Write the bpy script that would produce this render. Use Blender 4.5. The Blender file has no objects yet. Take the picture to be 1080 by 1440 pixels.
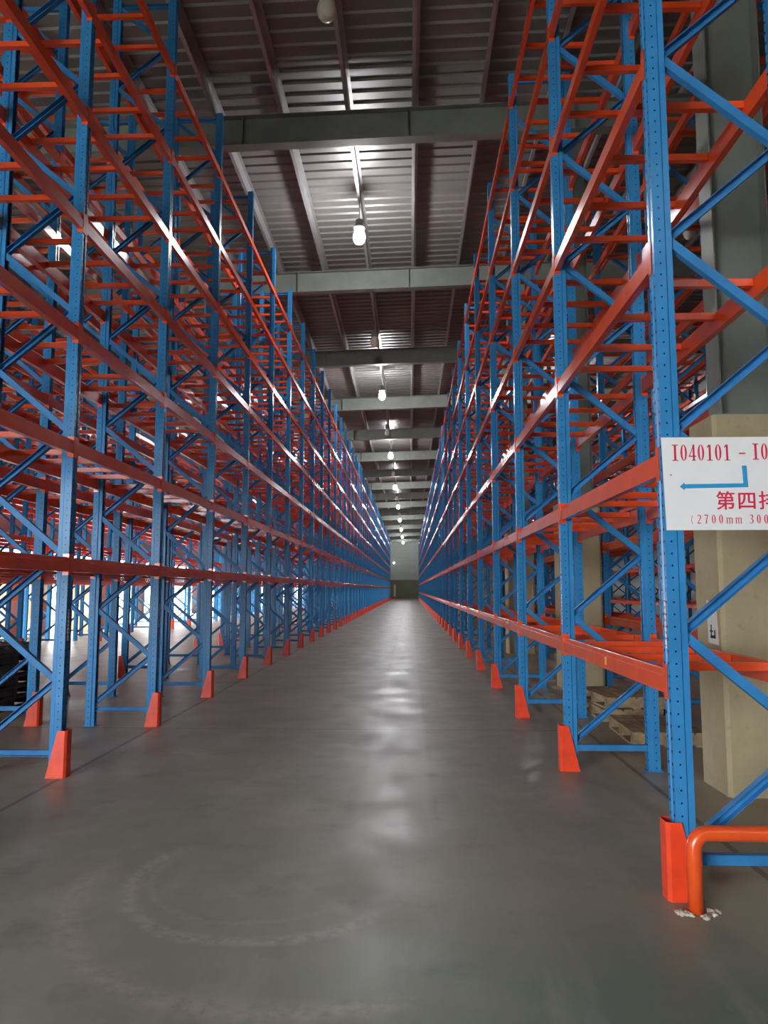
import bpy, bmesh, math, random
from mathutils import Vector, Matrix
random.seed(7)
PI = math.pi
scn = bpy.context.scene
COL = scn.collection

# ------------------------------------------------------------------ camera
cd = bpy.data.cameras.new('camera')
cd.sensor_fit = 'VERTICAL'; cd.sensor_height = 36.0
cd.lens = 1055.4 / 1440 * 36.0
cd.clip_start = 0.05; cd.clip_end = 400
cam = bpy.data.objects.new('camera', cd); COL.objects.link(cam)
cam.location = (0, 0, 1.62)
cam.rotation_euler = (PI / 2 + math.radians(5.883), 0, math.radians(1.96))
scn.camera = cam

# ------------------------------------------------------------------ world: overcast daylight, seen through the open doors
SKY = 27.0
w = bpy.data.worlds.new('world'); scn.world = w; w.use_nodes = True
bg = w.node_tree.nodes['Background']
bg.inputs['Color'].default_value = (0.93, 0.97, 1.0, 1); bg.inputs['Strength'].default_value = SKY
vs = scn.view_settings
vs.view_transform = 'Standard'; vs.look = 'None'; vs.gamma = 1.0; vs.use_curve_mapping = False
vs.exposure = 0.0
scn.cycles.use_denoising = True
scn.cycles.max_bounces = 6; scn.cycles.diffuse_bounces = 4; scn.cycles.glossy_bounces = 3
scn.cycles.sample_clamp_indirect = 4.0
BULB_GLOW = 520.0        # emission of the lit high-bay bulbs; they light the hall themselves

# ------------------------------------------------------------------ layout (metres; camera above the origin looking along +Y)
R_Y0, R_BAY, R_N = 4.20, 2.82, 42          # right rows: frames
L_Y0, L_BAY, L_N = 4.20, 2.42, 48          # left rows: frames
DEPTH = 0.83
R_LEV = [1.12 + 1.2 * k for k in range(7)]
L_LEV = [1.84 + 1.06 * k for k in range(6)] + [8.32]
R_TOP, L_TOP = 8.75, 9.35
XL, XR, YN, YF = -15.0, 12.6, -9.0, 131.0
def roof_z(x): return 10.55 + 0.03 * x if x < 9 else 10.55 + 0.27 - 0.03 * (x - 9)
RAFTER_Y = [-7.3, -0.6, 6.1] + [12.8 + 6.75 * k for k in range(18)]
LEFT_DOORS = [(20 + 11.0 * k, 20 + 11.0 * k + 9.2) for k in range(8)]
LEFT_DOOR_H = 3.2
NEAR_DOOR = (-12.6, -4.4, 5.4)

# ------------------------------------------------------------------ helpers
def new_mat(name):
    m = bpy.data.materials.new(name); m.use_nodes = True
    nt = m.node_tree
    return m, nt, nt.nodes['Principled BSDF']

def node(nt, typ, **kw):
    n = nt.nodes.new(typ)
    for k, v in kw.items(): setattr(n, k, v)
    return n

def mth(nt, op, a, b=None, clamp=False):
    n = nt.nodes.new('ShaderNodeMath'); n.operation = op; n.use_clamp = clamp
    for i, v in enumerate((a, b)):
        if v is None: continue
        if isinstance(v, (int, float)): n.inputs[i].default_value = v
        else: nt.links.new(v, n.inputs[i])
    return n.outputs[0]

def mixc(nt, fac, a, b):
    n = nt.nodes.new('ShaderNodeMix'); n.data_type = 'RGBA'
    for idx, v in ((0, fac), (6, a), (7, b)):
        if isinstance(v, (int, float)): n.inputs[idx].default_value = v
        elif isinstance(v, tuple): n.inputs[idx].default_value = v + (1,) if len(v) == 3 else v
        else: nt.links.new(v, n.inputs[idx])
    return n.outputs[2]

def noise(nt, vec, scale, detail=3, rough=0.55):
    n = nt.nodes.new('ShaderNodeTexNoise'); n.inputs['Scale'].default_value = scale
    n.inputs['Detail'].default_value = detail; n.inputs['Roughness'].default_value = rough
    if vec is not None: nt.links.new(vec, n.inputs['Vector'])
    return n.outputs['Fac']

def ramp(nt, fac, lo, hi):
    n = nt.nodes.new('ShaderNodeMapRange'); n.inputs['From Min'].default_value = lo; n.inputs['From Max'].default_value = hi
    n.clamp = True; nt.links.new(fac, n.inputs['Value']); return n.outputs[0]

def bump(nt, b, h, strength=0.2, dist=0.01):
    n = nt.nodes.new('ShaderNodeBump'); n.inputs['Strength'].default_value = strength; n.inputs['Distance'].default_value = dist
    nt.links.new(h, n.inputs['Height']); nt.links.new(n.outputs[0], b.inputs['Normal'])

def plain(name, col, rough=0.5, metal=0.0, var=0.12, scale=6.0, spec=0.5, coat=0.0):
    m, nt, b = new_mat(name)
    tc = node(nt, 'ShaderNodeTexCoord')
    f = noise(nt, tc.outputs['Object'], scale, 4)
    dark = tuple(c * (1 - var * 1.6) for c in col); light = tuple(min(1, c * (1 + var)) for c in col)
    nt.links.new(mixc(nt, ramp(nt, f, .3, .7), dark, light), b.inputs['Base Color'])
    b.inputs['Roughness'].default_value = rough; b.inputs['Metallic'].default_value = metal
    b.inputs['Specular IOR Level'].default_value = spec; b.inputs['Coat Weight'].default_value = coat
    return m

def mesh(name, verts, faces, mat, smooth=False):
    me = bpy.data.meshes.new(name); me.from_pydata(verts, [], faces); me.update()
    bm = bmesh.new(); bm.from_mesh(me); bmesh.ops.recalc_face_normals(bm, faces=bm.faces); bm.to_mesh(me); bm.free()
    me.materials.append(mat)
    if smooth:
        for p in me.polygons: p.use_smooth = True
    return me

def obj(name, me, parent=None, loc=(0, 0, 0), rz=0.0, rot=None):
    o = bpy.data.objects.new(name, me); COL.objects.link(o)
    o.location = loc; o.rotation_euler = rot if rot else (0, 0, rz)
    if parent is not None: o.parent = parent
    return o

def empty(name, loc=(0, 0, 0), rz=0.0):
    o = bpy.data.objects.new(name, None); COL.objects.link(o); o.location = loc; o.rotation_euler = (0, 0, rz)
    o.empty_display_size = 0.1
    return o

def tag(o, label=None, cat=None, group=None, kind=None):
    if label: o['label'] = label
    if cat: o['category'] = cat
    if group: o['group'] = group
    if kind: o['kind'] = kind
    return o

class MB:
    """collects vertices and faces of one mesh"""
    def __init__(s): s.v = []; s.f = []
    def add(s, vs, fs):
        n = len(s.v); s.v += [tuple(x) for x in vs]; s.f += [tuple(i + n for i in f) for f in fs]; return s
    def box(s, x0, x1, y0, y1, z0, z1):
        return s.add([(x0, y0, z0), (x1, y0, z0), (x1, y1, z0), (x0, y1, z0), (x0, y0, z1), (x1, y0, z1), (x1, y1, z1), (x0, y1, z1)],
                     [(0, 3, 2, 1), (4, 5, 6, 7), (0, 1, 5, 4), (1, 2, 6, 5), (2, 3, 7, 6), (3, 0, 4, 7)])
    def prism(s, prof, a, b, fn):
        """closed 2-D profile extruded; fn(u, v, t) -> point"""
        n = len(prof)
        vs = [fn(u, v, a) for u, v in prof] + [fn(u, v, b) for u, v in prof]
        fs = [(i, (i + 1) % n, n + (i + 1) % n, n + i) for i in range(n)]
        fs += [tuple(range(n - 1, -1, -1)), tuple(range(n, 2 * n))]
        return s.add(vs, fs)
    def strip(s, path, t, a, b, fn):
        """open 2-D path given thickness t, extruded (sheet metal section)"""
        off = offset(path, t); n = len(path)
        P = path + off
        vs = [fn(u, v, a) for u, v in P] + [fn(u, v, b) for u, v in P]
        m = 2 * n; fs = []
        for i in range(n - 1):
            fs += [(i, i + 1, m + i + 1, m + i), (n + i + 1, n + i, m + n + i, m + n + i + 1)]
            fs += [(i, n + i, n + i + 1, i + 1), (m + i, m + i + 1, m + n + i + 1, m + n + i)]
        fs += [(0, m, m + n, n), (n - 1, 2 * n - 1, m + 2 * n - 1, m + n - 1)]
        return s.add(vs, fs)
    def lathe(s, prof, seg=16, c=(0, 0, 0)):
        n = len(prof); vs = []
        for k in range(seg):
            a = 2 * PI * k / seg
            vs += [(c[0] + r * math.cos(a), c[1] + r * math.sin(a), c[2] + z) for r, z in prof]
        fs = []
        for k in range(seg):
            q = (k + 1) % seg
            for i in range(n - 1): fs.append((k * n + i, q * n + i, q * n + i + 1, k * n + i + 1))
        fs.append(tuple(k * n for k in range(seg))[::-1]); fs.append(tuple(k * n + n - 1 for k in range(seg)))
        return s.add(vs, fs)
    def tube(s, pts, r, seg=14):
        P = [Vector(p) for p in pts]; rings = []
        for i, p in enumerate(P):
            d = (P[min(i + 1, len(P) - 1)] - P[max(i - 1, 0)]).normalized()
            up = Vector((0, 1, 0)) if abs(d.y) < .9 else Vector((0, 0, 1))
            u = d.cross(up).normalized(); v = d.cross(u)
            rings.append([p + r * (math.cos(2 * PI * k / seg) * u + math.sin(2 * PI * k / seg) * v) for k in range(seg)])
        vs = [q for R in rings for q in R]; fs = []
        for i in range(len(P) - 1):
            for k in range(seg): fs.append((i * seg + k, i * seg + (k + 1) % seg, (i + 1) * seg + (k + 1) % seg, (i + 1) * seg + k))
        fs.append(tuple(range(seg))[::-1]); fs.append(tuple((len(P) - 1) * seg + k for k in range(seg)))
        return s.add(vs, fs)
    def put(s, other, loc, rz=0.0):
        c, sn = math.cos(rz), math.sin(rz)
        return s.add([(loc[0] + c * x - sn * y, loc[1] + sn * x + c * y, loc[2] + z) for x, y, z in other.v], other.f)
    def build(s, name, mat, smooth=False): return mesh(name, s.v, s.f, mat, smooth)

def offset(path, t):
    out = []
    for i, p in enumerate(path):
        p = Vector(p); ns = []
        if i > 0: d = (p - Vector(path[i - 1])).normalized(); ns.append(Vector((-d.y, d.x)))
        if i < len(path) - 1: d = (Vector(path[i + 1]) - p).normalized(); ns.append(Vector((-d.y, d.x)))
        m = sum(ns, Vector((0, 0))).normalized(); k = t / max(.4, m.dot(ns[0]))
        out.append(tuple(p + m * k))
    return out

_U = ['', 'first', 'second', 'third', 'fourth', 'fifth', 'sixth', 'seventh', 'eighth', 'ninth', 'tenth', 'eleventh', 'twelfth', 'thirteenth',
      'fourteenth', 'fifteenth', 'sixteenth', 'seventeenth', 'eighteenth', 'nineteenth']
_T = {2: ('twenty', 'twentieth'), 3: ('thirty', 'thirtieth'), 4: ('forty', 'fortieth')}
ORD = [_U[n] if n < 20 else (_T[n // 10][1] if n % 10 == 0 else _T[n // 10][0] + '-' + _U[n % 10]) for n in range(1, 50)]

# ------------------------------------------------------------------ materials
def rack_blue():
    m, nt, b = new_mat('blue_paint')
    tc = node(nt, 'ShaderNodeTexCoord'); sp = node(nt, 'ShaderNodeSeparateXYZ'); nt.links.new(tc.outputs['Object'], sp.inputs[0])
    sn = node(nt, 'ShaderNodeSeparateXYZ'); nt.links.new(tc.outputs['Normal'], sn.inputs[0])
    x, y, z = sp.outputs
    side = mth(nt, 'GREATER_THAN', mth(nt, 'ABSOLUTE', sn.outputs[1]), .7)
    us = mth(nt, 'SUBTRACT', x, .032)
    uf = mth(nt, 'SUBTRACT', mth(nt, 'ABSOLUTE', y), .031)
    u = mth(nt, 'ADD', mth(nt, 'MULTIPLY', us, side), mth(nt, 'MULTIPLY', uf, mth(nt, 'SUBTRACT', 1.0, side)))
    r = mth(nt, 'ADD', .0055, mth(nt, 'MULTIPLY', .003, mth(nt, 'SUBTRACT', 1.0, side)))
    fz = mth(nt, 'MULTIPLY', mth(nt, 'SUBTRACT', mth(nt, 'FRACT', mth(nt, 'DIVIDE', z, .066)), .5), .066)
    d = mth(nt, 'SQRT', mth(nt, 'ADD', mth(nt, 'MULTIPLY', u, u), mth(nt, 'MULTIPLY', fz, fz)))
    hole = mth(nt, 'LESS_THAN', d, r)
    f = noise(nt, tc.outputs['Object'], 5, 4)
    base = mixc(nt, ramp(nt, f, .3, .7), (.030, .180, .400), (.040, .225, .490))
    nt.links.new(mixc(nt, hole, base, (.004, .010, .03)), b.inputs['Base Color'])
    b.inputs['Roughness'].default_value = .26; b.inputs['Specular IOR Level'].default_value = .17
    return m
BLUE = rack_blue()
BRACE_BLUE = plain('brace_blue_paint', (.035, .19, .44), .38, 0, .1, spec=.17)
ORANGE = plain('orange_paint', (.80, .082, .018), .21, 0, .08, 4, coat=.22)
GUARD_OR = plain('guard_orange_paint', (.78, .055, .014), .42, 0, .1, 9)
RAIL_OR = plain('rail_orange_paint', (.75, .085, .014), .28, 0, .08, 8, coat=.3)
STEEL = plain('grey_green_steel_paint', (.18, .195, .17), .5, 0, .12, 2)
PURLIN = plain('galvanised_purlin', (.42, .42, .42), .38, .6, .1, 3)
SIDING = plain('pale_wall_panel', (.46, .50, .46), .55, 0, .06, .7)
PANEL_DK = plain('wall_metal', (.40, .42, .40), .6, 0, .06, .8)
WHITE = plain('white_sign_board', (.80, .79, .79), .35, 0, .03, 3)
RED_INK = plain('red_lettering', (.62, .012, .055), .5, 0, .03)
BLUE_INK = plain('blue_arrow_print', (.015, .26, .52), .5, 0, .03)
BLACK = plain('black_print', (.02, .02, .02), .6, 0, .02)
PAPER = plain('label_paper', (.72, .70, .66), .6, 0, .05, 20)
YELLOW = plain('yellow_label', (.80, .42, .05), .5, 0, .05)
WOOD = plain('pallet_wood', (.36, .26, .15), .75, 0, .3, 7)
DARKWOOD = plain('dark_pallet_plastic', (.045, .032, .028), .5, 0, .25, 9)
CAPMAT = plain('lamp_cap_metal', (.25, .25, .25), .5, .3, .05)
RUBBLE = plain('broken_concrete', (.50, .42, .34), .85, 0, .25, 14)
DOORMAT = plain('door_frame_paint', (.35, .37, .38), .5, 0, .06)
OUT = plain('outside_concrete', (.55, .55, .52), .8, 0, .1, .6)
BEIGE = plain('beige_post_paint', (.70, .58, .36), .6, 0, .1)

def concrete(name, a, bcol, s):
    m, nt, b = new_mat(name); tc = node(nt, 'ShaderNodeTexCoord')
    f1 = noise(nt, tc.outputs['Object'], s, 6, .6); f2 = noise(nt, tc.outputs['Object'], s * 9, 4, .6)
    c = mixc(nt, ramp(nt, f1, .3, .7), a, bcol)
    c = mixc(nt, mth(nt, 'MULTIPLY', ramp(nt, f2, .58, .72), .35), c, tuple(x * .6 for x in a))
    nt.links.new(c, b.inputs['Base Color']); b.inputs['Roughness'].default_value = .85
    bump(nt, b, f2, .25, .008); return m
PIER = concrete('pier_concrete', (.36, .29, .17), (.46, .385, .25), 1.8)
BLOCK = concrete('lower_wall_render', (.15, .155, .10), (.21, .215, .15), .5)

def roof_mat():
    m, nt, b = new_mat('roof_sheet_metal'); tc = node(nt, 'ShaderNodeTexCoord')
    f = noise(nt, tc.outputs['Object'], .6, 4)
    nt.links.new(mixc(nt, ramp(nt, f, .3, .7), (.165, .158, .145), (.225, .213, .198)), b.inputs['Base Color'])
    b.inputs['Roughness'].default_value = .42; b.inputs['Metallic'].default_value = .35
    return m
ROOF = roof_mat()

def floor_mat():
    m, nt, b = new_mat('worn_floor_paint'); tc = node(nt, 'ShaderNodeTexCoord'); P = tc.outputs['Object']
    sp = node(nt, 'ShaderNodeSeparateXYZ'); nt.links.new(P, sp.inputs[0]); x, y, _ = sp.outputs
    mp = node(nt, 'ShaderNodeMapping'); nt.links.new(P, mp.inputs[0]); mp.inputs['Scale'].default_value = (1, .16, 1)
    big = noise(nt, P, .35, 4); med = noise(nt, P, 1.6, 5, .6); fine = noise(nt, P, 16, 4, .65)
    streak = noise(nt, mp.outputs[0], 3.2, 5, .65)
    col = mixc(nt, ramp(nt, big, .35, .65), (.222, .230, .178), (.292, .274, .222))
    col = mixc(nt, mth(nt, 'MULTIPLY', ramp(nt, noise(nt, P, .9, 6, .62), .50, .68), .55), col, (.38, .355, .30))
    col = mixc(nt, mth(nt, 'MULTIPLY', ramp(nt, noise(nt, P, 2.3, 5, .62), .56, .70), .4), col, (.12, .115, .095))
    # greener paint left in the cross aisle
    grn = mth(nt, 'MULTIPLY', ramp(nt, mth(nt, 'ADD', y, mth(nt, 'MULTIPLY', med, 1.2)), 4.7, 3.9), ramp(nt, mth(nt, 'ADD', x, mth(nt, 'MULTIPLY', big, 2.0)), .6, 2.2))
    col = mixc(nt, mth(nt, 'MULTIPLY', grn, .8), col, (.105, .165, .12))
    # dusty, unpainted strip under the racks
    und = mth(nt, 'MAXIMUM', ramp(nt, x, 1.45, 1.75), ramp(nt, x, -3.0, -3.4))
    col = mixc(nt, mth(nt, 'MULTIPLY', und, .75), col, (.36, .32, .22))
    # pale mid-aisle lane: wear plus painted-in end-wall reflection; long streaks from truck wheels
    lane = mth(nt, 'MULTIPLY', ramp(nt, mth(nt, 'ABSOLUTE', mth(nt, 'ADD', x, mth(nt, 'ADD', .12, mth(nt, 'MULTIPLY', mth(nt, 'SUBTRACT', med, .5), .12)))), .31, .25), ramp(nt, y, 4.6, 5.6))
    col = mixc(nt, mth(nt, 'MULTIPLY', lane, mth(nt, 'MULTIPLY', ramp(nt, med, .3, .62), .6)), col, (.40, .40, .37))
    st = ramp(nt, streak, .54, .72)
    col = mixc(nt, mth(nt, 'MULTIPLY', st, .5), col, (.36, .35, .31))
    # curved tyre scuffs
    def ring(cx, cy, r, wd, x0, amt, c, col):
        dx = mth(nt, 'SUBTRACT', x, cx); dy = mth(nt, 'SUBTRACT', y, cy)
        d = mth(nt, 'SQRT', mth(nt, 'ADD', mth(nt, 'MULTIPLY', dx, dx), mth(nt, 'MULTIPLY', dy, dy)))
        k = ramp(nt, mth(nt, 'ABSOLUTE', mth(nt, 'SUBTRACT', mth(nt, 'ADD', d, mth(nt, 'MULTIPLY', mth(nt, 'SUBTRACT', med, .5), .15)), r)), wd, wd * .2)
        k = mth(nt, 'MULTIPLY', k, ramp(nt, fine, .36, .6)); k = mth(nt, 'MULTIPLY', k, ramp(nt, mth(nt, 'ADD', mth(nt, 'ADD', mth(nt, 'MULTIPLY', dx, .6), mth(nt, 'MULTIPLY', dy, .8)), mth(nt, 'MULTIPLY', mth(nt, 'SUBTRACT', big, .5), .6)), x0, x0 - .35))
        return mixc(nt, mth(nt, 'MULTIPLY', k, amt), col, c)
    col = ring(-.80, 4.38, .76, .07, .15, .5, (.46, .45, .40), col)
    col = ring(-.84, 4.44, .62, .035, .0, .4, (.38, .37, .33), col)
    col = ring(-.55, 4.3, 1.25, .10, -.45, .55, (.46, .37, .33), col)
    col = ring(-.75, 4.35, .26, .06, .05, .35, (.36, .34, .31), col)
    # slab joints
    def joint(v, per, off, wd):
        fr = mth(nt, 'FRACT', mth(nt, 'DIVIDE', mth(nt, 'ADD', v, off), per))
        return mth(nt, 'LESS_THAN', mth(nt, 'MULTIPLY', mth(nt, 'ABSOLUTE', mth(nt, 'SUBTRACT', fr, .5)), per), wd)
    j = mth(nt, 'MAXIMUM', joint(x, 5.03, .5, .022), joint(y, 6.75, 1.2, .012))
    col = mixc(nt, mth(nt, 'MULTIPLY', j, .6), col, (.06, .055, .045))
    col = mixc(nt, mth(nt, 'MULTIPLY', ramp(nt, fine, .60, .75), .25), col, (.28, .27, .24))
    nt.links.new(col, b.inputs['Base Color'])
    rg = node(nt, 'ShaderNodeMapRange'); rg.inputs['To Min'].default_value = .33; rg.inputs['To Max'].default_value = .56
    nt.links.new(mth(nt, 'ADD', mth(nt, 'MULTIPLY', med, .6), mth(nt, 'MULTIPLY', streak, .4)), rg.inputs['Value']); rg.inputs['From Min'].default_value = .35; rg.inputs['From Max'].default_value = .65
    nt.links.new(rg.outputs[0], b.inputs['Roughness'])
    b.inputs['Specular IOR Level'].default_value = .4
    bump(nt, b, fine, .05, .004)
    return m
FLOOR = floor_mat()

def emis(name, col, s):
    m, nt, b = new_mat(name); b.inputs['Base Color'].default_value = (.9, .9, .9, 1)
    b.inputs['Emission Color'].default_value = col + (1,); b.inputs['Emission Strength'].default_value = s; return m
LIT = emis('lit_bulb', (.96, .97, 1.0), BULB_GLOW)
UNLIT = plain('unlit_bulb_glass', (.62, .60, .48), .35, 0, .1, 8)

# ------------------------------------------------------------------ the shell
def st(name, me, **k): return tag(obj(name, me, **k), kind='structure')
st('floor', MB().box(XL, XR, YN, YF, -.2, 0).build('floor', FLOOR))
st('ground_outside', MB().box(XL - 40, XR + 40, YN - 50, YF + 20, -.35, -.21).build('ground_outside', OUT))

def wall_with_openings(name, axis, at, t, lo, hi, top, opens, mat):
    """vertical wall with floor-standing openings [(a, b, height)], real thickness"""
    mb = MB(); cur = lo
    def bx(a, b, z0, z1):
        if b - a < 1e-4 or z1 - z0 < 1e-4: return
        if axis == 'x': mb.box(at, at + t, a, b, z0, z1)
        else: mb.box(a, b, at, at + t, z0, z1)
    for a, b, hgt in sorted(opens):
        bx(cur, a, 0, top); bx(a, b, hgt, top); cur = b
    bx(cur, hi, 0, top)
    return st(name, mb.build(name, mat))
wall_with_openings('wall_left', 'x', XL - .25, .25, YN, YF, roof_z(XL) - .02, [(a, b, LEFT_DOOR_H) for a, b in LEFT_DOORS], PANEL_DK)
wall_with_openings('wall_right', 'x', XR, .25, YN, YF, roof_z(XR) - .02, [], PANEL_DK)
wall_with_openings('wall_near', 'y', YN - .25, .25, XL, XR, 10.4, [NEAR_DOOR], PANEL_DK)
wf = st('wall_far', MB().box(XL, XR, YF, YF + .25, 0, 10.9).build('wall_far', PANEL_DK))
obj('masonry_wall', MB().box(XL, XR, YF - .12, YF, 0, 3.2).build('masonry_wall', BLOCK), wf)
pm = MB().prism([(0, .02), (-.05, .05), (-.05, 1.20), (0, 1.24)], XL, XR, lambda u, v, t: (t, YF + u, v)).build('cladding_panel', SIDING)
for k in range(6): obj('cladding_panel', pm, wf, (0, 0, 3.22 + 1.27 * k))

# doors: a frame, a rolled-up curtain box
def door(n, axis, a, b, hgt, at):
    fr = MB(); bxs = MB()
    def bx(m, u0, u1, d0, d1, z0, z1):
        if axis == 'x': m.box(at + d0, at + d1, u0, u1, z0, z1)
        else: m.box(u0, u1, at + d0, at + d1, z0, z1)
    bx(fr, a - .12, a, 0, .1, 0, hgt + .1); bx(fr, b, b + .12, 0, .1, 0, hgt + .1); bx(fr, a, b, 0, .1, hgt, hgt + .1)
    o = st('door_%d' % n, fr.build('door_frame', DOORMAT))
    bx(bxs, a - .1, b + .1, .1, .5, hgt + .05, hgt + .5)
    obj('shutter_box', bxs.build('shutter_box', DOORMAT), o)
    # sky portal guiding daylight samples through the opening
    L = bpy.data.lights.new('door_portal', 'AREA'); L.shape = 'RECTANGLE'; L.size = b - a; L.size_y = hgt; L.cycles.is_portal = True
    p = bpy.data.objects.new('door_portal', L); COL.objects.link(p)
    if axis == 'x': p.location = (at - .12, (a + b) / 2, hgt / 2); p.rotation_euler = (PI / 2, 0, -PI / 2)
    else: p.location = ((a + b) / 2, at - .12, hgt / 2); p.rotation_euler = (PI / 2, 0, 0); p.rotation_euler = (-PI / 2, 0, PI)
    return p
for i, (a, b) in enumerate(LEFT_DOORS): door(i + 1, 'x', a, b, LEFT_DOOR_H, XL)
door(len(LEFT_DOORS) + 1, 'y', NEAR_DOOR[0], NEAR_DOOR[1], NEAR_DOOR[2], YN)

# roof: ribbed sheets on purlins on rafters
prof = []
yy = YN
while yy < YF:
    prof += [(yy, 0), (yy + .20, 0), (yy + .23, -.03), (yy + .28, -.03)]; yy += .31
prof.append((yy, 0))
mb = MB()
for xa, xb in ((XL - .3, 9.0), (9.0, XR + .3)):
    vs = [(xa, y, roof_z(xa) + z) for y, z in prof] + [(xb, y, roof_z(xb) + z) for y, z in prof]; n = len(prof)
    mb.add(vs, [(i, i + 1, n + i + 1, n + i) for i in range(n - 1)])
    vs = [(xa, YN, roof_z(xa) + .08), (xb, YN, roof_z(xb) + .08), (xb, yy, roof_z(xb) + .08), (xa, yy, roof_z(xa) + .08)]
    mb.add(vs, [(0, 1, 2, 3)])
ceil = st('ceiling', mb.build('ceiling', ROOF))
# purlins: Z-section running along the aisle
PUR = .30                                             # purlin underside below the sheets
pz = [(-.06, 0), (.004, 0), (.004, .254), (.064, .254), (.064, .26), (-.002, .26), (-.002, .006), (-.06, .006)]
pme = MB().prism(pz, YN, YF, lambda u, v, t: (u, t, v)).build('purlin', PURLIN)
x = .13
xs = []
while x > XL: xs.append(x); x -= 1.2
x = 1.33
while x < XR: xs.append(x); x += 1.2
for x in sorted(xs): obj('purlin', pme, ceil, (x, 0, roof_z(x) - PUR))
# rafters: I-beams following the roof slope
def rafter_mesh(xa, xb):
    d, fw, t = .56, .115, .014
    prof = [(-fw, 0), (fw, 0), (fw, t), (.005, t), (.005, d - t), (fw, d - t), (fw, d), (-fw, d), (-fw, d - t), (-.005, d - t), (-.005, t), (-fw, t)]
    m = MB()
    m.prism(prof, xa, xb, lambda u, v, tt: (tt, u, roof_z(tt) - PUR - d + v))
    k = math.ceil(xa / 3.0) * 3.0
    while k < xb:                                     # web stiffeners
        m.box(k - .006, k + .006, -fw + .01, fw - .01, roof_z(k) - PUR - d + t, roof_z(k) - PUR - t); k += 3.0
    return m.build('rafter', STEEL)
ra, rb = rafter_mesh(XL, 9.0), rafter_mesh(9.0, XR)
for y in RAFTER_Y:
    o = obj('rafter', ra, ceil, (0, y, 0)); obj('rafter', rb, ceil, (0, y, 0))

# ------------------------------------------------------------------ building columns on concrete piers, between the back-to-back racks
pier_h = 3.05
pm_ = MB(); c = .03
pp = [(c, 0), (.68 - c, 0), (.68, c), (.68, .55 - c), (.68 - c, .55), (c, .55), (0, .55 - c), (0, c)]
pm_.prism(pp, 0, pier_h, lambda u, v, t: (u, v, t))
pier_me = pm_.build('concrete_pier', PIER)
Hc = [(0, -.125), (.014, -.125), (.014, -.006), (.466, -.006), (.466, -.125), (.48, -.125), (.48, .125), (.466, .125), (.466, .006), (.014, .006), (.014, .125), (0, .125)]
top = roof_z(2.9) - .8
col_me = MB().prism(Hc, pier_h + .03, top, lambda u, v, t: (u, v, t)).build('steel_column', STEEL)
plate_me = MB().box(-.05, .53, -.19, .19, pier_h, pier_h + .03).build('base_plate', STEEL)
for side, x0, nm in ((1, 2.49, 'bay between the racks on the right'), (-1, -4.44, 'gap between the racks on the left')):
    for i, y in enumerate([6.415] + RAFTER_Y[3:19]):
        if side < 0 and i == 0: continue
        if y > 116: continue
        if side < 0: continue
        p = tag(obj('concrete_pier', pier_me, None, (x0, y - .275, 0)), 'beige concrete pier under a steel column behind the sign, %s from the camera' % ORD[i], 'pier', 'piers between the racks')
        c_ = tag(obj('steel_column', col_me, None, (x0 + .13, y, 0)), 'grey-green steel column on the %s concrete pier behind the sign' % ORD[i], 'column', 'steel columns on piers')
        obj('base_plate', plate_me, c_)
        if i == 0:
            pa = obj('notice', MB().add([(-.004, 0, 0), (-.004, .2, .01), (-.004, .21, .36), (-.004, .03, .34), (0, 0, 0), (0, .2, .01), (0, .21, .36), (0, .03, .34)],
                     [(0, 1, 2, 3), (4, 5, 6, 7), (0, 1, 5, 4), (1, 2, 6, 5), (2, 3, 7, 6), (3, 0, 4, 7)]).build('notice', PAPER), p, (0, .08, 1.17))
            pa['label'] = 'torn white paper notice stuck on the concrete'
            s_ = MB()
            for a, b, cc, d in ((.05, .15, .05, .075), (.05, .07, .05, .12), (.10, .16, .10, .115), (.12, .14, .06, .16)): s_.box(-.006, -.004, a, b, cc, d)
            obj('ink_mark', s_.build('ink_mark', BLACK), pa)

# ------------------------------------------------------------------ pallet racks
POST_PATH = [(.10, -.020), (.10, -.036), (.068, -.036), (.060, -.045), (0, -.045), (0, -.017), (.010, -.012), (.010, .012), (0, .017), (0, .045), (.060, .045), (.068, .036), (.10, .036), (.10, .020)]
def post_mb(hgt): return MB().strip(POST_PATH, -.003 if False else .003, .006, hgt, lambda u, v, t: (u, v, t))
BEAM_P = [(-.004, -.065), (.045, -.065), (.045, .065), (.012, .065), (.006, .060), (.006, .030), (-.004, .024)]
def beam_mb(L):
    m = MB().prism(BEAM_P, -L / 2, L / 2, lambda u, v, t: (u, t, v))
    for s in (-1, 1):                                  # welded end connectors hooked over the post face
        y0, y1 = sorted((s * (L / 2 - .002), s * (L / 2 + .044)))
        m.box(-.007, -.003, y0, y1, -.095, .095)
        y0, y1 = sorted((s * (L / 2 - .004), s * (L / 2)))
        m.box(-.007, .05, y0, y1, -.095, .095)
    return m
def bar_mb(): return MB().box(.05, DEPTH - .05, -.024, .024, .012, .060)
BR = [(-.026, 0), (.026, 0), (.026, .046), (.0225, .046), (.0225, .0035), (-.0225, .0035), (-.0225, .046), (-.026, .046)]
def brace_mb(x0, z0, x1, z1, flip):
    d = Vector((x1 - x0, z1 - z0)); L = d.length; d.normalize(); nrm = Vector((-d.y, d.x)); s = 1 if flip else -1
    # open side of the channel towards -Y (flip False) or +Y
    return MB().prism(BR, 0, L, lambda u, v, t: (x0 + d.x * t + nrm.x * u, s * (v - .023), z0 + d.y * t + nrm.y * u))
FOOT = MB().box(-.03, .13, -.052, .052, 0, .006)
for bx_, by_ in ((-.015, -.036), (-.015, .036)): FOOT.lathe([(.011, .006), (.011, .02)], 6, (bx_, by_, 0))

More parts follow.
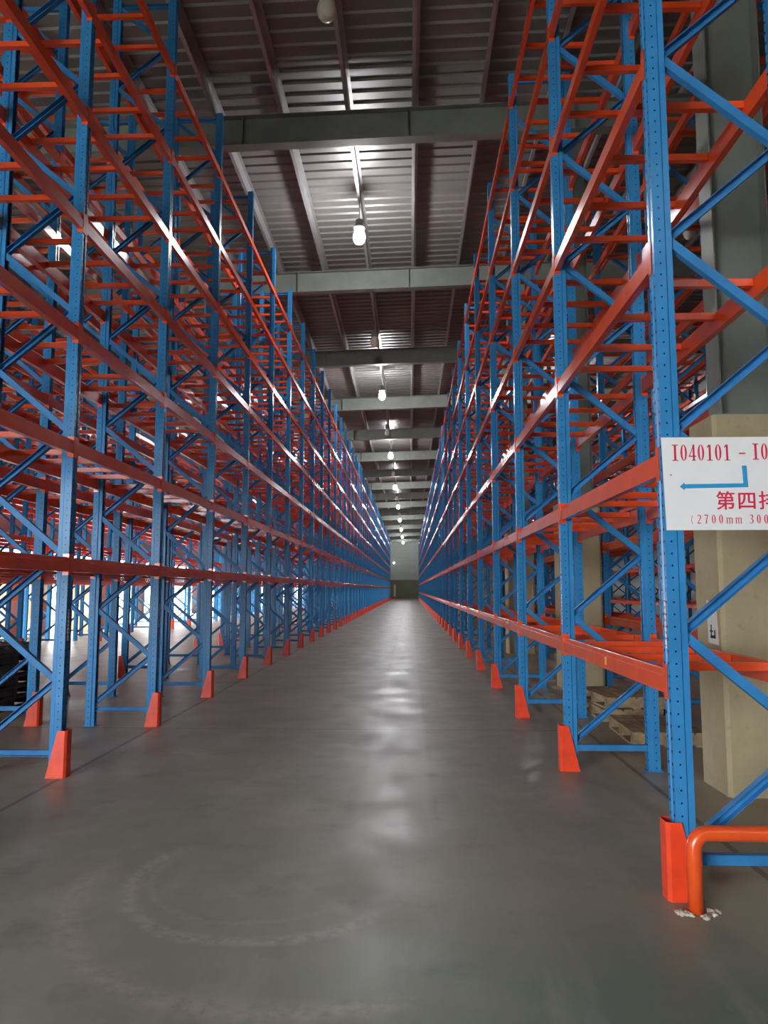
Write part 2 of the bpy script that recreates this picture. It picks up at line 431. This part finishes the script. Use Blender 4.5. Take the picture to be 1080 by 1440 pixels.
def label_strip_mat():
    m, nt, b = new_mat('location_label_print'); tc = node(nt, 'ShaderNodeTexCoord'); sp = node(nt, 'ShaderNodeSeparateXYZ'); nt.links.new(tc.outputs['Object'], sp.inputs[0])
    n = noise(nt, tc.outputs['Object'], 60, 2)
    fr = mth(nt, 'FRACT', mth(nt, 'DIVIDE', sp.outputs[2], .034))
    band = mth(nt, 'MULTIPLY', mth(nt, 'GREATER_THAN', fr, .3), mth(nt, 'LESS_THAN', fr, .7))
    ins = mth(nt, 'LESS_THAN', mth(nt, 'ABSOLUTE', sp.outputs[1]), .02)
    k = mth(nt, 'MULTIPLY', mth(nt, 'MULTIPLY', band, ins), mth(nt, 'GREATER_THAN', n, .47))
    nt.links.new(mixc(nt, k, (.78, .78, .78), (.08, .08, .1)), b.inputs['Base Color']); b.inputs['Roughness'].default_value = .4
    return m
STRIP = label_strip_mat()
strip_me = MB().box(-.002, -.0005, -.036, .036, 0, .272).build('location_label', STRIP)

FOOT_ME = FOOT.build('foot_plate', BRACE_BLUE)
HALF = .56
def make_rack(label, xface, side, y0, bay, nf, levels, hgt, zz_front, caps, strips=(), group='pallet rack rows'):
    """xface: plane of the aisle-side post faces; side +1: depth runs to +X. caps: how many beams, bars, braces are single parts"""
    root = tag(empty('pallet_rack', (xface, y0, 0)), label, 'rack', group)
    rz = 0 if side > 0 else PI
    sx = side
    pme = post_mb(hgt).build('post', BLUE)
    bme = beam_mb(bay - .09); b_me = bme.build('beam', ORANGE)
    bar = bar_mb(); bar_me = bar.build('support_bar', ORANGE)
    z0f = zz_front
    # brace pattern of one frame
    braces = []
    z = .26; at_front = zz_front
    while z + HALF < hgt - .1:
        a, b = (.08, DEPTH - .08) if at_front else (DEPTH - .08, .08)
        braces.append(brace_mb(a, z, b, z + HALF, not at_front)); z += HALF; at_front = not at_front
    braces.append(brace_mb(.08, .20, DEPTH - .08, .20, True))
    braces.append(brace_mb(.08, hgt - .1, DEPTH - .08, hgt - .1, True))
    br_me = [m.build('brace', BRACE_BLUE) for m in braces]
    rest = {'beam': MB(), 'support_bar': MB(), 'brace': MB()}
    cnt = {'beam': 0, 'support_bar': 0, 'brace': 0}
    cap = dict(zip(('beam', 'support_bar', 'brace'), caps))
    def put(kind, me, mb_, loc, r):
        if cnt[kind] < cap[kind]:
            cnt[kind] += 1; return obj(kind, me, root, loc, r)
        rest[kind].put(mb_, loc, r)
    first = {}
    for i in range(nf):
        y = i * bay
        pf = obj('post', pme, root, (0, y, 0), rz); pr = obj('post', pme, root, (sx * DEPTH, y, 0), rz + PI)
        if i < 8:
            obj('foot_plate', FOOT_ME, pf); obj('foot_plate', FOOT_ME, pr)
        if i in strips:
            s = obj('location_label', strip_me, pf, (0, 0, strips[i])); s['label'] = 'white printed location label'
        for me, m in zip(br_me, braces): put('brace', me, m, (0, y, 0), rz)
        if i == nf - 1: break
        for lv in levels:
            yc = y + bay / 2
            o = put('beam', b_me, bme, (0, yc, lv), rz); first.setdefault((i, round(lv, 2)), o)
            put('beam', b_me, bme, (sx * DEPTH, yc, lv), rz + PI)
            for f in (-.33, -.12, .12, .33): put('support_bar', bar_me, bar, (0, yc + f * bay, lv), rz)
    for kind, m in rest.items():
        if m.v:
            o = obj(kind + '_run', m.build(kind + '_run', BRACE_BLUE if kind == 'brace' else ORANGE), root); o['kind'] = 'stuff'
    return root, first

R1, R1b = make_rack('orange and blue pallet rack beside the aisle carrying the white sign', 1.40, 1, R_Y0, R_BAY, R_N, R_LEV, R_TOP, True, (300, 300, 300), {0: 1.30, 1: 1.30, 2: 1.30})
L1, _ = make_rack('orange and blue pallet rack lining the aisle opposite the white sign', -3.03, -1, L_Y0, L_BAY, L_N, L_LEV, L_TOP, False, (300, 300, 300), {1: 1.17, 2: 1.17, 3: 1.17})
R2, _ = make_rack('pallet rack just behind the concrete piers and the signed rack', 4.05, -1, R_Y0, R_BAY, R_N, R_LEV, R_TOP, True, (240, 120, 60))
L2, _ = make_rack('pallet rack directly behind the left aisle rack, back to back with it', -5.31, 1, L_Y0, L_BAY, L_N, L_LEV, L_TOP, True, (240, 120, 60))
L3, _ = make_rack('distant pallet rack across the second aisle, in front of bright open doors', -9.75, -1, L_Y0, L_BAY, L_N, L_LEV, L_TOP, False, (140, 60, 30))
R3, _ = make_rack('distant pallet rack across the far aisle, seen through the signed rack', 8.45, 1, R_Y0, R_BAY, R_N, R_LEV, R_TOP, True, (140, 60, 30))
L4, _ = make_rack('rearmost pallet rack beyond the second aisle, silhouetted by the open doors', -12.2, 1, L_Y0, L_BAY, L_N, L_LEV, 9.0, True, (60, 24, 16))
R4, _ = make_rack('rearmost pallet rack beyond the signed rack, before the dark side wall', 10.85, -1, R_Y0, R_BAY, R_N, R_LEV, R_TOP, True, (60, 24, 16))
# small yellow label on the first low beam of the signed rack
b0 = R1b[(0, 1.12)]
o = obj('load_label', MB().box(-.0055, -.004, -.02, .02, -.035, .02).build('load_label', YELLOW), b0, (0, -.12, 0)); o['label'] = 'small yellow load label'

# ------------------------------------------------------------------ post guards, bolted to the floor in front of every aisle-side post
def guard_me():
    h = .40; t = .005
    def ring(top):
        wy = .062; f = -.045; k = .018
        back = .045 if top else .13
        if top: back = .035
        return [(back, -wy), (f + k, -wy), (f, -wy + k), (f, wy - k), (f + k, wy), (back, wy)]
    a, b = ring(False), ring(True); ai, bi = offset(a, -t), offset(b, -t); n = len(a)
    vs = [(u, v, 0) for u, v in a] + [(u, v, h) for u, v in b] + [(u, v, 0) for u, v in ai] + [(u, v, h) for u, v in bi]
    fs = []
    for i in range(n - 1):
        fs += [(i, i + 1, n + i + 1, n + i), (2 * n + i + 1, 2 * n + i, 3 * n + i, 3 * n + i + 1), (n + i, n + i + 1, 3 * n + i + 1, 3 * n + i), (i + 1, i, 2 * n + i, 2 * n + i + 1)]
    fs += [(0, n, 3 * n, 2 * n), (n - 1, 2 * n - 1, 4 * n - 1, 3 * n - 1)]
    return mesh('post_guard', vs, fs, GUARD_OR)
GUARD = guard_me()
for i in range(R_N):
    tag(obj('post_guard', GUARD, None, (1.40 - .012, R_Y0 + i * R_BAY, 0), 0), 'orange steel guard at the foot of the %s upright, side of the white sign' % ORD[i], 'guard', 'post guards along the aisle')
for i in range(L_N):
    tag(obj('post_guard', GUARD, None, (-3.03 + .012, L_Y0 + i * L_BAY, 0), PI), 'orange steel guard at the foot of the %s upright, side opposite the sign' % ORD[i], 'guard', 'post guards along the aisle')
for i in range(0, 14):
    tag(obj('post_guard', GUARD, None, (-5.31 - .012, L_Y0 + i * L_BAY, 0), 0), 'orange guard beyond the left rack, %s upright of its second row' % ORD[i], 'guard', 'post guards in the second aisle')
    tag(obj('post_guard', GUARD, None, (-9.75 + .012, L_Y0 + i * L_BAY, 0), PI), 'orange guard by the bright doors, %s upright of the distant rack' % ORD[i], 'guard', 'post guards in the second aisle')
tag(obj('post_guard', GUARD, None, (-4.465, L_Y0 + 2 * L_BAY, 0), PI), 'orange guard at the inner post between the two left racks', 'guard', 'post guards in the second aisle')

# ------------------------------------------------------------------ end-of-row guard rail
r = .039; yr = 4.02; x0 = 1.437; zt = .385; rad = .075; x1 = 2.55
pts = [(x0, yr, 0), (x0, yr, zt - rad)]
for k in range(1, 9):
    a = PI / 2 * k / 8; pts.append((x0 + rad - rad * math.cos(a), yr, zt - rad + rad * math.sin(a)))
for k in range(0, 9):
    a = PI / 2 * k / 8; pts.append((x1 - rad + rad * math.sin(a), yr, zt - rad + rad * math.cos(a)))
pts.append((x1, yr, 0))
tag(obj('guard_rail', MB().tube(pts, r, 20).build('guard_rail', RAIL_OR, True)), 'orange bent-tube guard rail on the floor below the white sign', 'rail')
# crumbled concrete round its foot
for k in range(22):
    a = random.uniform(PI * .85, PI * 2.15); d = random.uniform(.045, .085); s = random.uniform(.012, .026)
    bm = bmesh.new(); bmesh.ops.create_icosphere(bm, subdivisions=1, radius=s)
    for v in bm.verts: v.co *= random.uniform(.7, 1.25); v.co.z = max(v.co.z * .55, -s * .3)
    zm = min(v.co.z for v in bm.verts)
    me = bpy.data.meshes.new('concrete_crumb'); bm.to_mesh(me); bm.free(); me.materials.append(RUBBLE)
    tag(obj('concrete_crumb', me, None, (x0 + d * 1.3 * math.cos(a), yr + d * math.sin(a), -zm)), 'small crumb of broken concrete at the foot of the orange rail', 'rubble', 'crumbs of broken concrete')

# ------------------------------------------------------------------ the white row sign on the end frame
SX, SZ, SY = 1.395, 2.457, 4.145          # left edge, top edge, plane of the board's front
PXM = 255.6
SH = .515; SW = .86
def P(px, py): return ((px - 930) / PXM, -(py - 614) / PXM)          # sign-local metres
sign = tag(empty('row_sign', (SX, SY, SZ)), 'white row sign with red lettering and blue arrow on the end frame', 'sign')
bd = [(0, 0), (SW, 0), (SW, -SH), (.012, -SH)]
obj('board', MB().prism(bd, 0, .006, lambda u, v, t: (u, t, v)).build('board', WHITE), sign)
obj('screw', MB().lathe([(.005, 0), (.004, .003)], 8).build('screw', CAPMAT), sign, (.045, 0, -.21), rot=(PI / 2, 0, 0))
FZ = -.0012
def flat(polys):
    """polygons in sign-local (x, z) given a hair of thickness in front of the board"""
    m = MB()
    for p in polys: m.prism(p, FZ, 0, lambda u, v, t: (u, t, v))
    return m
def stroke(pts, w):
    """polyline with width -> list of quads"""
    ws = w if isinstance(w, list) else [w] * len(pts); L = []; Rr = []
    V = [Vector(p) for p in pts]
    for i, p in enumerate(V):
        d = (V[min(i + 1, len(V) - 1)] - V[max(i - 1, 0)]).normalized(); n = Vector((-d.y, d.x)) * ws[i] / 2
        L.append(tuple(p + n)); Rr.append(tuple(p - n))
    return [[L[i], L[i + 1], Rr[i + 1], Rr[i]] for i in range(len(V) - 1)]
def arc(cx, cy, rx, ry, a0, a1, n=14): return [(cx + rx * math.cos(math.radians(a0 + (a1 - a0) * k / n)), cy + ry * math.sin(math.radians(a0 + (a1 - a0) * k / n))) for k in range(n + 1)]
def box2(x0, x1, y0, y1): return [[(x0, y0), (x1, y0), (x1, y1), (x0, y1)]]
def glyph(ch):
    """serif characters in a unit-high cell, about .5 wide"""
    T, t = .13, .05
    if ch == 'I': return box2(.19, .33, 0, 1) + box2(.06, .46, 0, .055) + box2(.06, .46, .945, 1)
    if ch == '1': return box2(.21, .34, 0, .98) + box2(.09, .46, 0, .05) + [[(.08, .84), (.10, .80), (.24, .88), (.24, 1), (.2, .98)]]
    if ch == '0':
        n = 24; o = []
        for k in range(n):
            a, b = 2 * PI * k / n, 2 * PI * (k + 1) / n
            o.append([(.26 + .21 * math.cos(a), .5 + .5 * math.sin(a)), (.26 + .21 * math.cos(b), .5 + .5 * math.sin(b)), (.26 + .085 * math.cos(b), .5 + .455 * math.sin(b)), (.26 + .085 * math.cos(a), .5 + .455 * math.sin(a))])
        return o
    if ch == '4': return box2(.29, .41, 0, 1) + box2(.02, .50, .24, .31) + [[(.02, .24), (.08, .24), (.35, .92), (.33, 1)]] + box2(.22, .48, 0, .045)
    if ch == '-': return box2(.06, .44, .42, .50)
    if ch == '2': return stroke(arc(.25, .74, .17, .23, 165, -25), [.06, .06, .06, .07, .07, .06, .06, .07, .09, .11, .12, .12, .12, .11, .1]) + stroke([(.40, .65), (.30, .42), (.06, .05)], [.11, .08, .05]) + box2(.05, .46, 0, .10)
    if ch == '7': return box2(.05, .46, .88, 1) + stroke([(.43, .92), (.28, .5), (.22, 0)], [.06, .10, .13])
    if ch == '3': return stroke(arc(.22, .76, .17, .21, 150, -90), [.06] * 5 + [.09, .11, .12, .12, .11, .1, .08, .07, .06, .05]) + stroke(arc(.21, .27, .2, .25, 90, -150), [.05, .06, .08, .1, .12, .13, .12, .11, .09, .07, .06, .06, .06, .07, .08])
    if ch == 'm':
        o = []
        for x in (.06, .33, .60): o += box2(x + .03, x + .12, 0, .62) + box2(x - .02, x + .17, 0, .045)
        o += box2(.03, .12, .58, .64)
        for x in (.14, .41): o += stroke(arc(x + .11, .50, .125, .13, 160, 0, 8), .06)
        return o
    if ch == '(': return stroke(arc(.42, .42, .28, .58, 125, 235, 12), .055)
    return []
def text(s, px0, base, hpx, adv, narrow=1.0):
    x = px0; polys = []
    for ch in s:
        if ch != ' ':
            for p in glyph(ch): polys.append([P(x + u * hpx * narrow, base - v * hpx) for u, v in p])
        x += adv[ch] if ch in adv else adv['*']
    return polys
obj('lettering', flat(text('I040101', 943, 647.5, 23, {'*': 12.0}, .92)).build('lettering', RED_INK), sign)
obj('lettering', flat(text('-', 1036, 648, 23, {'*': 12.0})).build('lettering', RED_INK), sign)
obj('lettering', flat(text('I04', 1055, 646.5, 23, {'*': 12.0}, .92)).build('lettering', RED_INK), sign)
obj('lettering', flat(text('(2700mm 300', 966, 736.5, 12.5, {'*': 10.0, 'm': 12.5, ' ': 7, '(': 9})).build('lettering', RED_INK), sign)
arrow = [[P(1040.5, 655), P(1047, 655), P(1048, 685.5), P(1041.5, 680)], [P(960, 681), P(1041.5, 680), P(1048, 685.5), P(960, 687)], [P(953, 684.2), P(960, 678.5), P(960, 689.5)]]
obj('arrow', flat(arrow).build('arrow', BLUE_INK), sign)
# Chinese characters: the built-in font turned into mesh
cu = bpy.data.curves.new('row_name', 'FONT'); cu.body = '\u7b2c\u56db\u6392'; cu.size = .108; cu.offset = .0004; cu.extrude = .0006; cu.space_character = 1.13
tmp = bpy.data.objects.new('row_name', cu); COL.objects.link(tmp)
dg = bpy.context.evaluated_depsgraph_get()
tme = bpy.data.meshes.new_from_object(tmp.evaluated_get(dg)); bpy.data.objects.remove(tmp)
tme.materials.clear(); tme.materials.append(RED_INK)
lx, lz = P(1003, 717)
if len(tme.vertices):
    mnx = min(v.co.x for v in tme.vertices); mny = min(v.co.y for v in tme.vertices)
    mb = MB()                                         # heavier strokes: the outline repeated a millimetre apart
    for dx, dy in ((-.0011, 0), (.0011, 0), (0, -.0008), (0, .0008)):
        mb.add([(v.co.x + dx, v.co.y + dy, v.co.z + dx * .05 + dy * .07) for v in tme.vertices], [tuple(p.vertices) for p in tme.polygons])
    tme = mb.build('row_name', RED_INK)
    obj('row_name', tme, sign, (lx - mnx, -.0008, lz - mny), rot=(PI / 2, 0, 0))

# ------------------------------------------------------------------ high-bay lamps
def lamp_meshes():
    cap = MB().lathe([(.05, .32), (.085, .30), (.09, .17), (.12, .15), (.125, .11), (.05, .10)], 20).build('cap', CAPMAT, True)
    prof = [(.02, .115), (.055, .10), (.085, .06), (.12, -.02), (.132, -.10), (.118, -.17), (.08, -.225), (.03, -.25), (.004, -.253)]
    return cap, MB().lathe(prof, 20).build('bulb', LIT, True), MB().lathe(prof, 20).build('bulb', UNLIT, True)
CAP, BULB_ON, BULB_OFF = lamp_meshes()
def lamp(x, y, on, label, group):
    t = tag(empty('high_bay_lamp', (x, y, 9.45)), label, 'lamp', group)
    obj('suspension_rod', MB().lathe([(.008, .30), (.008, roof_z(x) - PUR - 9.45)], 8).build('suspension_rod', CAPMAT), t); obj('cap', CAP, t); obj('bulb', BULB_ON if on else BULB_OFF, t)
    return t
for k in range(0, 9):
    y = 15.85 + 13.69 * k
    lamp(-1.09, y, True, 'lit high-bay lamp over the aisle, %s lit one counted from the camera end' % ORD[k], 'lit lamps over the aisle')
    if k < 8: lamp(-1.09, 9.30 + 13.69 * k, False, 'unlit high-bay lamp over the aisle, %s dark one from the camera end' % ORD[k], 'unlit lamps over the aisle')
for k in range(0, 6):
    lamp(-7.09, 10.0 + 13.69 * k, k in (2, 4), ('lit' if k in (2, 4) else 'unlit') + ' high-bay lamp over the second aisle beyond the left rack, %s along' % ORD[k], 'lamps over the side aisles')
    lamp(6.11, 15.85 + 13.69 * k, k in (1, 3, 5), ('lit' if k in (1, 3, 5) else 'unlit') + ' high-bay lamp over the aisle beyond the signed rack, %s along' % ORD[k], 'lamps over the side aisles')

# ------------------------------------------------------------------ wooden and dark pallets
def pallet(name, mat, loc, rz, label, group, L=1.2, W=1.0, h=.145):
    t = tag(empty(name, loc, rz), label, 'pallet', group)
    plank = MB().box(-L / 2, L / 2, -.055, .055, 0, .02).build('deck_board', mat)
    stg = MB().box(-.045, .045, -W / 2, W / 2, 0, h - .04).build('stringer', mat)
    for k in range(6): obj('deck_board', plank, t, (0, -W / 2 + .055 + k * (W - .11) / 5, h - .02))
    for x in (-L / 2 + .045, 0, L / 2 - .045): obj('stringer', stg, t, (x, 0, .02))
    for y in (-W / 2 + .055, 0, W / 2 - .055): obj('bottom_board', plank, t, (0, y, 0))
    return t
for k in range(6):
    pallet('dark_pallet', DARKWOOD, (-5.88 + random.uniform(-.02, .02), 10.25 + random.uniform(-.02, .02), .146 * k), PI / 2 + random.uniform(-.03, .03),
           'dark brown pallet in the stack behind the left rack, %s from the floor' % ORD[k], 'dark pallets in a stack')
for k, (x, y, z, a) in enumerate(((2.72, 10.1, 0, .05), (2.75, 10.12, .146, .09), (2.70, 8.6, 0, -.04))):
    pallet('wooden_pallet', WOOD, (x, y, z), PI / 2 + a, ['lower wooden pallet on the floor between the rack and the piers', 'upper wooden pallet lying on another between the racks', 'single wooden pallet on the floor beside the nearest concrete pier'][k], 'wooden pallets between the racks', 1.1, .75)

CARTON = plain('cardboard', (.52, .34, .19), .8, 0, .1, 5)
PALECARTON = plain('pale_cardboard', (.66, .52, .40), .8, 0, .08, 5)
TAPE = plain('packing_tape', (.62, .50, .34), .35, 0, .05)
ct = 0
for x_, y_, n_ in ((-13.4, 24.5, 3), (-13.5, 26.4, 2), (-13.3, 31.0, 3)):
    for k in range(n_):
        m_ = (CARTON, PALECARTON)[(k + ct) % 2]; hh = .62
        c_ = tag(obj('carton', MB().box(-.5, .5, -.6, .6, 0, hh).build('carton', m_), None, (x_ + random.uniform(-.03, .03), y_ + random.uniform(-.03, .03), .001 + k * (hh + .001)), random.uniform(-.03, .03)),
                 '%s cardboard carton by the bright doors, %s up in the %s stack' % (('brown', 'pale')[(k + ct) % 2], ORD[k], ORD[ct]), 'carton', 'cartons on the floor by the doors')
        obj('packing_tape', MB().box(-.501, .501, -.035, .035, .0, hh + .0008).build('packing_tape', TAPE), c_)
    ct += 1
# ------------------------------------------------------------------ at the end wall
t = tag(empty('wall_lamp', (-2.75, YF - .05, 6.2)), 'small bright wall lamp on the end wall beside the rack', 'lamp')
obj('lamp_housing', MB().box(-.16, .16, -.06, 0, -.16, .16).build('lamp_housing', CAPMAT), t)
obj('lens', MB().lathe([(.13, 0), (.12, .05), (.05, .08)], 16).build('lens', emis('lit_wall_lamp', (.96, .98, 1.0), 60.0), True), t, (0, -.06, 0), rot=(PI / 2, 0, 0))
t = tag(empty('bollard', (-2.6, YF - .6, 0)), 'beige post with an orange base in front of the end wall', 'post')
obj('post_shaft', MB().prism([(-.17, -.17), (.17, -.17), (.17, .17), (-.17, .17)], .4, 2.4, lambda u, v, z: (u, v, z)).build('post_shaft', BEIGE), t)
obj('post_base', MB().prism([(-.2, -.2), (.2, -.2), (.2, .2), (-.2, .2)], 0, .4, lambda u, v, z: (u, v, z)).build('post_base', GUARD_OR), t)
